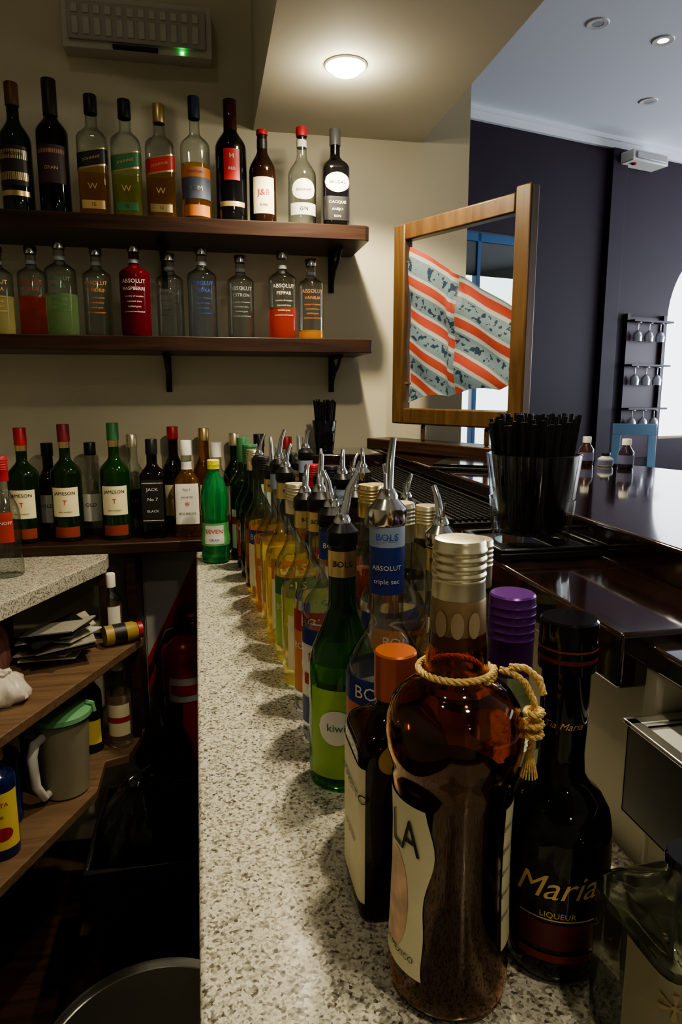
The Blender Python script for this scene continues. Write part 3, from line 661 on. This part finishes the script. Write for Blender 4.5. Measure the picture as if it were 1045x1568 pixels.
# ------------------------------------------------------------ left diagonal unit
o=B(); o.prism([(-.58,1.0),(-.26,1.735),(-.26,1.795),(-1.3,1.795),(-1.3,1.0)],-.445,-.41,GRAN)
o.prism([(-.50,1.0),(-.39,1.25),(-.18,1.73),(-.18,1.795),(-1.3,1.795),(-1.3,1.0)],-.642,-.62,BOARD)
o.prism([(-.50,1.0),(-.39,1.25),(-.275,1.51),(-.275,1.64),(-.22,1.66),(-.19,1.795),(-1.3,1.795),(-1.3,1.0)],-.922,-.90,BOARD)
o.prism([(-.50,1.0),(-.36,1.32),(-.36,1.795),(-1.3,1.795),(-1.3,1.0)],FL,FL+.06,DWOOD)
o.box(-.28,-.262,1.74,1.79,-.62,-.445,DWOOD); o.box(-.215,-.197,1.745,1.79,-.90,-.642,DWOOD); o.box(-.52,-.50,1.745,1.79,FL+.06,-.445,DWOOD); o.box(-1.3,-1.28,1.0,1.79,FL+.06,-.445,DWOOD); o.box(-.60,-.58,1.0,1.03,FL+.06,-.445,DWOOD)
o.done('corner_shelf_unit',(0,0,0),bevel=.002)
bottle('spirit_bottle',-.452,1.62,-.41,.27,.033,CLEAR,lvl=.35,lq=V_CLR,b=.5,s=.75,cap=REDC,cl=.055,ridged=True,labs=[(.30,.55,45,P('smir_red',(.4,.05,.04),.4))],txt=[('SMIRNOFF',.46,.010,WHT)])
o=B(); o.box(-.05,.05,-.04,.04,0,.004,WHT); o.box(-.045,.048,-.035,.042,.004,.007,P('paper2',(.75,.72,.62),.6)); o.done('napkin_stack',(-.50,1.50,-.4097),.3)
o=B()
for i in range(10):
    M=Matrix.Translation((random.uniform(-.02,.02),random.uniform(-.02,.02),.006+i*.0075))@Matrix.Rotation(random.uniform(-.6,.6),4,'Z')@Matrix.Rotation(random.uniform(-.12,.05)-(.02*i),4,'Y')
    o.box(-.065,.065,-.055,.055,0,.003,(P('paper_white',(.62,.60,.54),.6),P('paper_cream',(.5,.46,.34),.6),P('paper_grey',(.35,.33,.28),.6),P('paper_white',(.6,.6,.5),.6),INK)[(i*3)%5],M)
o.done('paper_stack',(-.362,1.63,-.612))
def bag(name,loc,rx,ry,h,mat,seed):
    random.seed(seed); o=B(); prof=[(0,0),(.8,.02),(1,.2),(.97,.4),(.85,.6),(.6,.78),(.3,.9),(.35,1.0),(.1,1.02),(0,.98)]
    ph=[random.uniform(0,6) for _ in range(6)]
    seg=44
    for i,(r,z) in enumerate(prof):
        for j in range(seg):
            a=2*PI*j/seg; q=r*(1+.10*math.sin(3*a+ph[0]+z*4)+.06*math.sin(7*a+ph[1]+z*9)+.05*math.sin(13*a+ph[2]))
            o.v.append((rx*q*math.cos(a),ry*q*math.sin(a),h*max(0,z+(.03*math.sin(5*a+ph[3]) if 0<i<9 else 0))))
    for i in range(len(prof)-1):
        for j in range(seg):
            k=(j+1)%seg; o.face([i*seg+j,i*seg+k,(i+1)*seg+k,(i+1)*seg+j],mat)
    return o.done(name,loc,sharp=60)
PB=P('plastic_bag',(.80,.74,.66),.25,0,.3,1.2,bump=.9,bscale=30); PK=P('pink_bag',(.42,.2,.18),.3,0,.3,1.2,bump=.9,bscale=25)
bag('plastic_bag',(-.425,1.41,-.619),.052,.052,.062,PB,3); bag('plastic_bag',(-.492,1.54,-.619),.05,.05,.15,PK,5)
TB=P('bin_liner',(.014,.014,.015),.15,bump=1,bscale=22)
bag('refuse_sack',(-.115,1.745,FL),.075,.07,.52,TB,9)
o=B(); M=Matrix.Translation((0,0,.026))@Matrix.Rotation(PI/2,4,'Y')
o.lathe([(0,-.04),(.025,-.04),(.025,.03),(.020,.04),(0,.04)],P('jar_yellow',(.35,.24,.06),.4),seg=24,M=M); o.lathe([(.0255,-.02),(.0258,.01)],BLKL,seg=24,M=M); o.lathe([(0,.041),(.021,.041),(.021,.052),(0,.052)],REDC,seg=24,M=M); o.done('tipped_jar',(-.228,1.70,-.619),.4)
# jug with green lid
o=B(); JG=P('jug_plastic',(.46,.42,.30),.25,0,.4,1.2); JL=P('jug_green_lid',(.16,.38,.19),.4)
s_=1.12
o.lathe([(0,0),(.042*s_,0),(.046*s_,.004),(.052*s_,.165),(.054*s_,.185),(.050*s_,.185),(.047*s_,.16),(.042*s_,.006),(0,.006)],JG,seg=36)
o.lathe([(.056*s_,.180),(.060*s_,.184),(.059*s_,.194),(.045*s_,.202),(.02*s_,.205),(0,.205)],JL,seg=36)
o.tube([(.052,.01,.205),(.066,.012,.20),(.069,.012,.18)],.006,JL,8)
o.tube([(-.03,-.045,.155),(-.04,-.075,.155),(-.045,-.085,.13),(-.042,-.082,.06),(-.032,-.06,.02),(-.024,-.040,.02)],[.010,.011,.011,.010,.009,.008],P('jug_handle',(.75,.74,.68),.35),12)
o.done('plastic_jug',(-.345,1.53,-.899))
bottle('spirit_bottle',-.245,1.72,-.90,.24,.030,CLEAR,lvl=.6,lq=L_PNK,cap=WHT,labs=[(.15,.5,60,CRM),(.3,.36,60,RED,0,0,False,.0012)])
bottle('wine_bottle',-.315,1.71,-.90,.25,.030,D_GRN,cap=GRNL,labs=[(.1,.35,60,YEL)])
bottle('wine_bottle',-.42,1.70,-.90,.25,.033,D_BRN,cap=RED,labs=[(.15,.4,60,WHT)])
bottle('wine_bottle',-.50,1.67,-.90,.25,.033,D_GRN,cap=GOLD,labs=[(.15,.4,60,WHT)])
bottle('cocktail_mixer_bottle',-.425,1.325,-.90,.235,.033,P('mixer_dark_blue',(.01,.02,.10),.15),b=.68,s=.8,cap=YEL,labs=[(.10,.60,85,YEL),(.18,.30,35,RED,20,0,True,.0012)],txt=[('PIRATA',.50,.012,RED,10),('rojo',.40,.012,INK,10)])
bottle('cocktail_mixer_bottle',-.445,1.43,-.90,.22,.033,P('mixer_dark_blue',(.01,.02,.10),.15),b=.68,s=.8,cap=BLACK,labs=[(.1,.3,75,BLU)])
bottle('spirit_bottle',-.255,1.765,-.62,.165,.024,CLEAR,lvl=.5,lq=L_PNK,cap=WHT,rn=.011,labs=[(.2,.5,60,WHT)])
# warning sign on the wall under the shelf
o=B(); SR=P('sign_red',(.6,.03,.03),.5)
o.box(0,.24,0,.006,0,.44,P('sign_white',(.6,.57,.54),.6)); 
RX=Matrix.Rotation(PI/2,4,'X')
o.prism([(0,0),(.085,0),(.24,.34),(.24,.44),(.16,.44),(0,.12)],.0005,.002,SR,RX)
o.box(.14,.22,-.005,-.003,.22,.30,INK); o.box(.148,.212,-.0065,-.005,.228,.292,SR)
o.done('warning_sign',(-.195,2.012,-.90))
o=B(); FR=P('extinguisher_red',(.32,.012,.015),.28,coat=.3)
o.lathe([(0,0),(.055,0),(.06,.006),(.06,.30),(.055,.33),(.035,.35),(.018,.36),(.018,.375)],FR,seg=36)
o.lathe([(.022,.37),(.022,.40),(.012,.405),(0,.405)],BLACK,seg=20); o.box(-.01,.07,-.008,.008,.40,.41,BLACK); o.box(-.01,.075,-.008,.008,.425,.433,BLACK); o.box(-.014,-.002,-.008,.008,.395,.433,BLACK)
o.tube([(-.02,0,.385),(-.05,-.01,.38),(-.072,-.03,.33),(-.070,-.04,.2),(-.06,-.045,.12)],.008,BLACK,8)
pre=[(0,0)]*4+[(.06,0),(.06,.3)]; label(o,pre,.18,.25,-90,45,P('ext_label',(.45,.42,.4),.5),off=.0008); label(o,pre,.20,.23,-90,40,REDC,off=.0014)
o.box(-.03,.03,.05,.075,.2,.23,IRON); o.done('fire_extinguisher',(-.085,1.93,-1.05))
def frus(o,x0,x1,y0,y1,z0,z1,t,m_):
    n=len(o.v)
    for (z,i) in ((z0,t),(z1,0)): o.v+=[(x0+i,y0+i,z),(x1-i,y0+i,z),(x1-i,y1-i,z),(x0+i,y1-i,z)]
    for q in ((0,3,2,1),(0,1,5,4),(1,2,6,5),(2,3,7,6),(3,0,4,7)): o.face([n+i for i in q],m_)
o=B(); frus(o,-.12,.12,-.15,.15,0,.40,.02,BLACK)
for a in ((-.13,.13,-.16,-.148),(-.13,.13,.148,.16)): o.box(a[0],a[1],a[2],a[3],.385,.41,BLACK)
for a in (-.13,.118): o.box(a,a+.012,-.148,.148,.385,.41,BLACK)
e2=empty('rubbish_bin',(-.145,1.455,FL)); o.done('bin_body',(0,0,0),parent=e2,rel=True,bevel=.004)
bg=bag('liner_bag',(0,0,.30),.092,.115,.17,TB,11); bg.parent=e2; bg.location=(-.02,-.02,.36)
# steel bucket
o=B(); o.lathe([(0,.0),(.13,.0),(.14,.006),(.185,.25),(.192,.258),(.196,.254),(.193,.246),(.190,.246),(.181,.246),(.137,.012),(0,.010)],STEEL,seg=56)
for k in range(26):
    a=k*.75; q=Vector((.05*math.cos(a)*(k/26),-.02+.05*math.sin(a)*(k/26),.02+k*.008)); o.lathe([(0,-.008),(.006,-.005),(.008,0),(.006,.005),(0,.008)],P('brass_chain',(.6,.45,.28),.25,1),c=tuple(q),seg=12)
o.tube([(.02,.02,.015),(.02,.02,.2),(.03,.01,.225),(.06,-.01,.228),(.08,-.03,.21)],.008,CHROME,10)
o.done('steel_bucket',(-.128,1.03,FL))
# ------------------------------------------------------------ lights
def spot(n,loc,w,col,r,ang,blend=.6,tgt=None):
    l=bpy.data.lights.new(n,'SPOT'); l.energy=w; l.color=col; l.shadow_soft_size=r; l.spot_size=math.radians(ang); l.spot_blend=blend
    ob=bpy.data.objects.new(n,l); ob.location=(loc[0],loc[1],loc[2]+ZC); S.collection.objects.link(ob)
    if tgt: ob.rotation_euler=(Vector(tgt)-Vector(loc)).to_track_quat('-Z','Y').to_euler()
WC=(1,.87,.60)
spot('downlight_bulb',(.323,1.60,.670),34,WC,.018,138,.35)
spot('downlight_bulb_mid',(.323,.85,.670),24,WC,.018,132,.35)
spot('downlight_bulb_near',(.323,.10,.670),7,WC,.018,140,.6)
spot('downlight_bulb_rear',(.323,-1.2,.670),5,WC,.018,155,.8)
spot('downlight_bulb_aisle',(-.45,.35,1.87),15,WC,.03,72,.4,(-.35,1.05,-.5))
l=bpy.data.lights.new('soffit_halo_fill','POINT'); l.energy=1.1; l.color=(1,.88,.62); l.shadow_soft_size=.012  # added light under the lamp, brightens the soffit around it like a halo
ob=bpy.data.objects.new('soffit_halo_fill',l); ob.location=(.323,1.60,.650+ZC); S.collection.objects.link(ob)
def area(n,loc,rot,sx,sy,w,col):
    l=bpy.data.lights.new(n,'AREA'); l.shape='RECTANGLE'; l.size=sx; l.size_y=sy; l.energy=w; l.color=col
    ob=bpy.data.objects.new(n,l); ob.location=(loc[0],loc[1],loc[2]+ZC); ob.rotation_euler=rot; S.collection.objects.link(ob)
area('daylight_fill',(7.05,4.8,.4),(0,PI/2+.8,0),1.7,2.9,170,(.78,.86,1))  # area lamp added by the unseen windows, tilted up to brighten the ceiling
w_=bpy.data.worlds.new('world'); S.world=w_; w_.use_nodes=True
bgn=w_.node_tree.nodes['Background']; bgn.inputs[0].default_value=(.88,.94,1,1); bgn.inputs[1].default_value=3.2
try: S.view_settings.look='AgX - Medium High Contrast'
except Exception: pass
# ------------------------------------------------------------ camera
cd=bpy.data.cameras.new('camera'); cam=bpy.data.objects.new('camera',cd); S.collection.objects.link(cam)
cd.sensor_fit='VERTICAL'; cd.sensor_height=36; cd.sensor_width=24; cd.lens=24.0; cd.clip_start=.02
cam.location=(0,0,ZC); cam.rotation_euler=(math.radians(90-9.98),0,math.radians(-11.06))
S.camera=cam
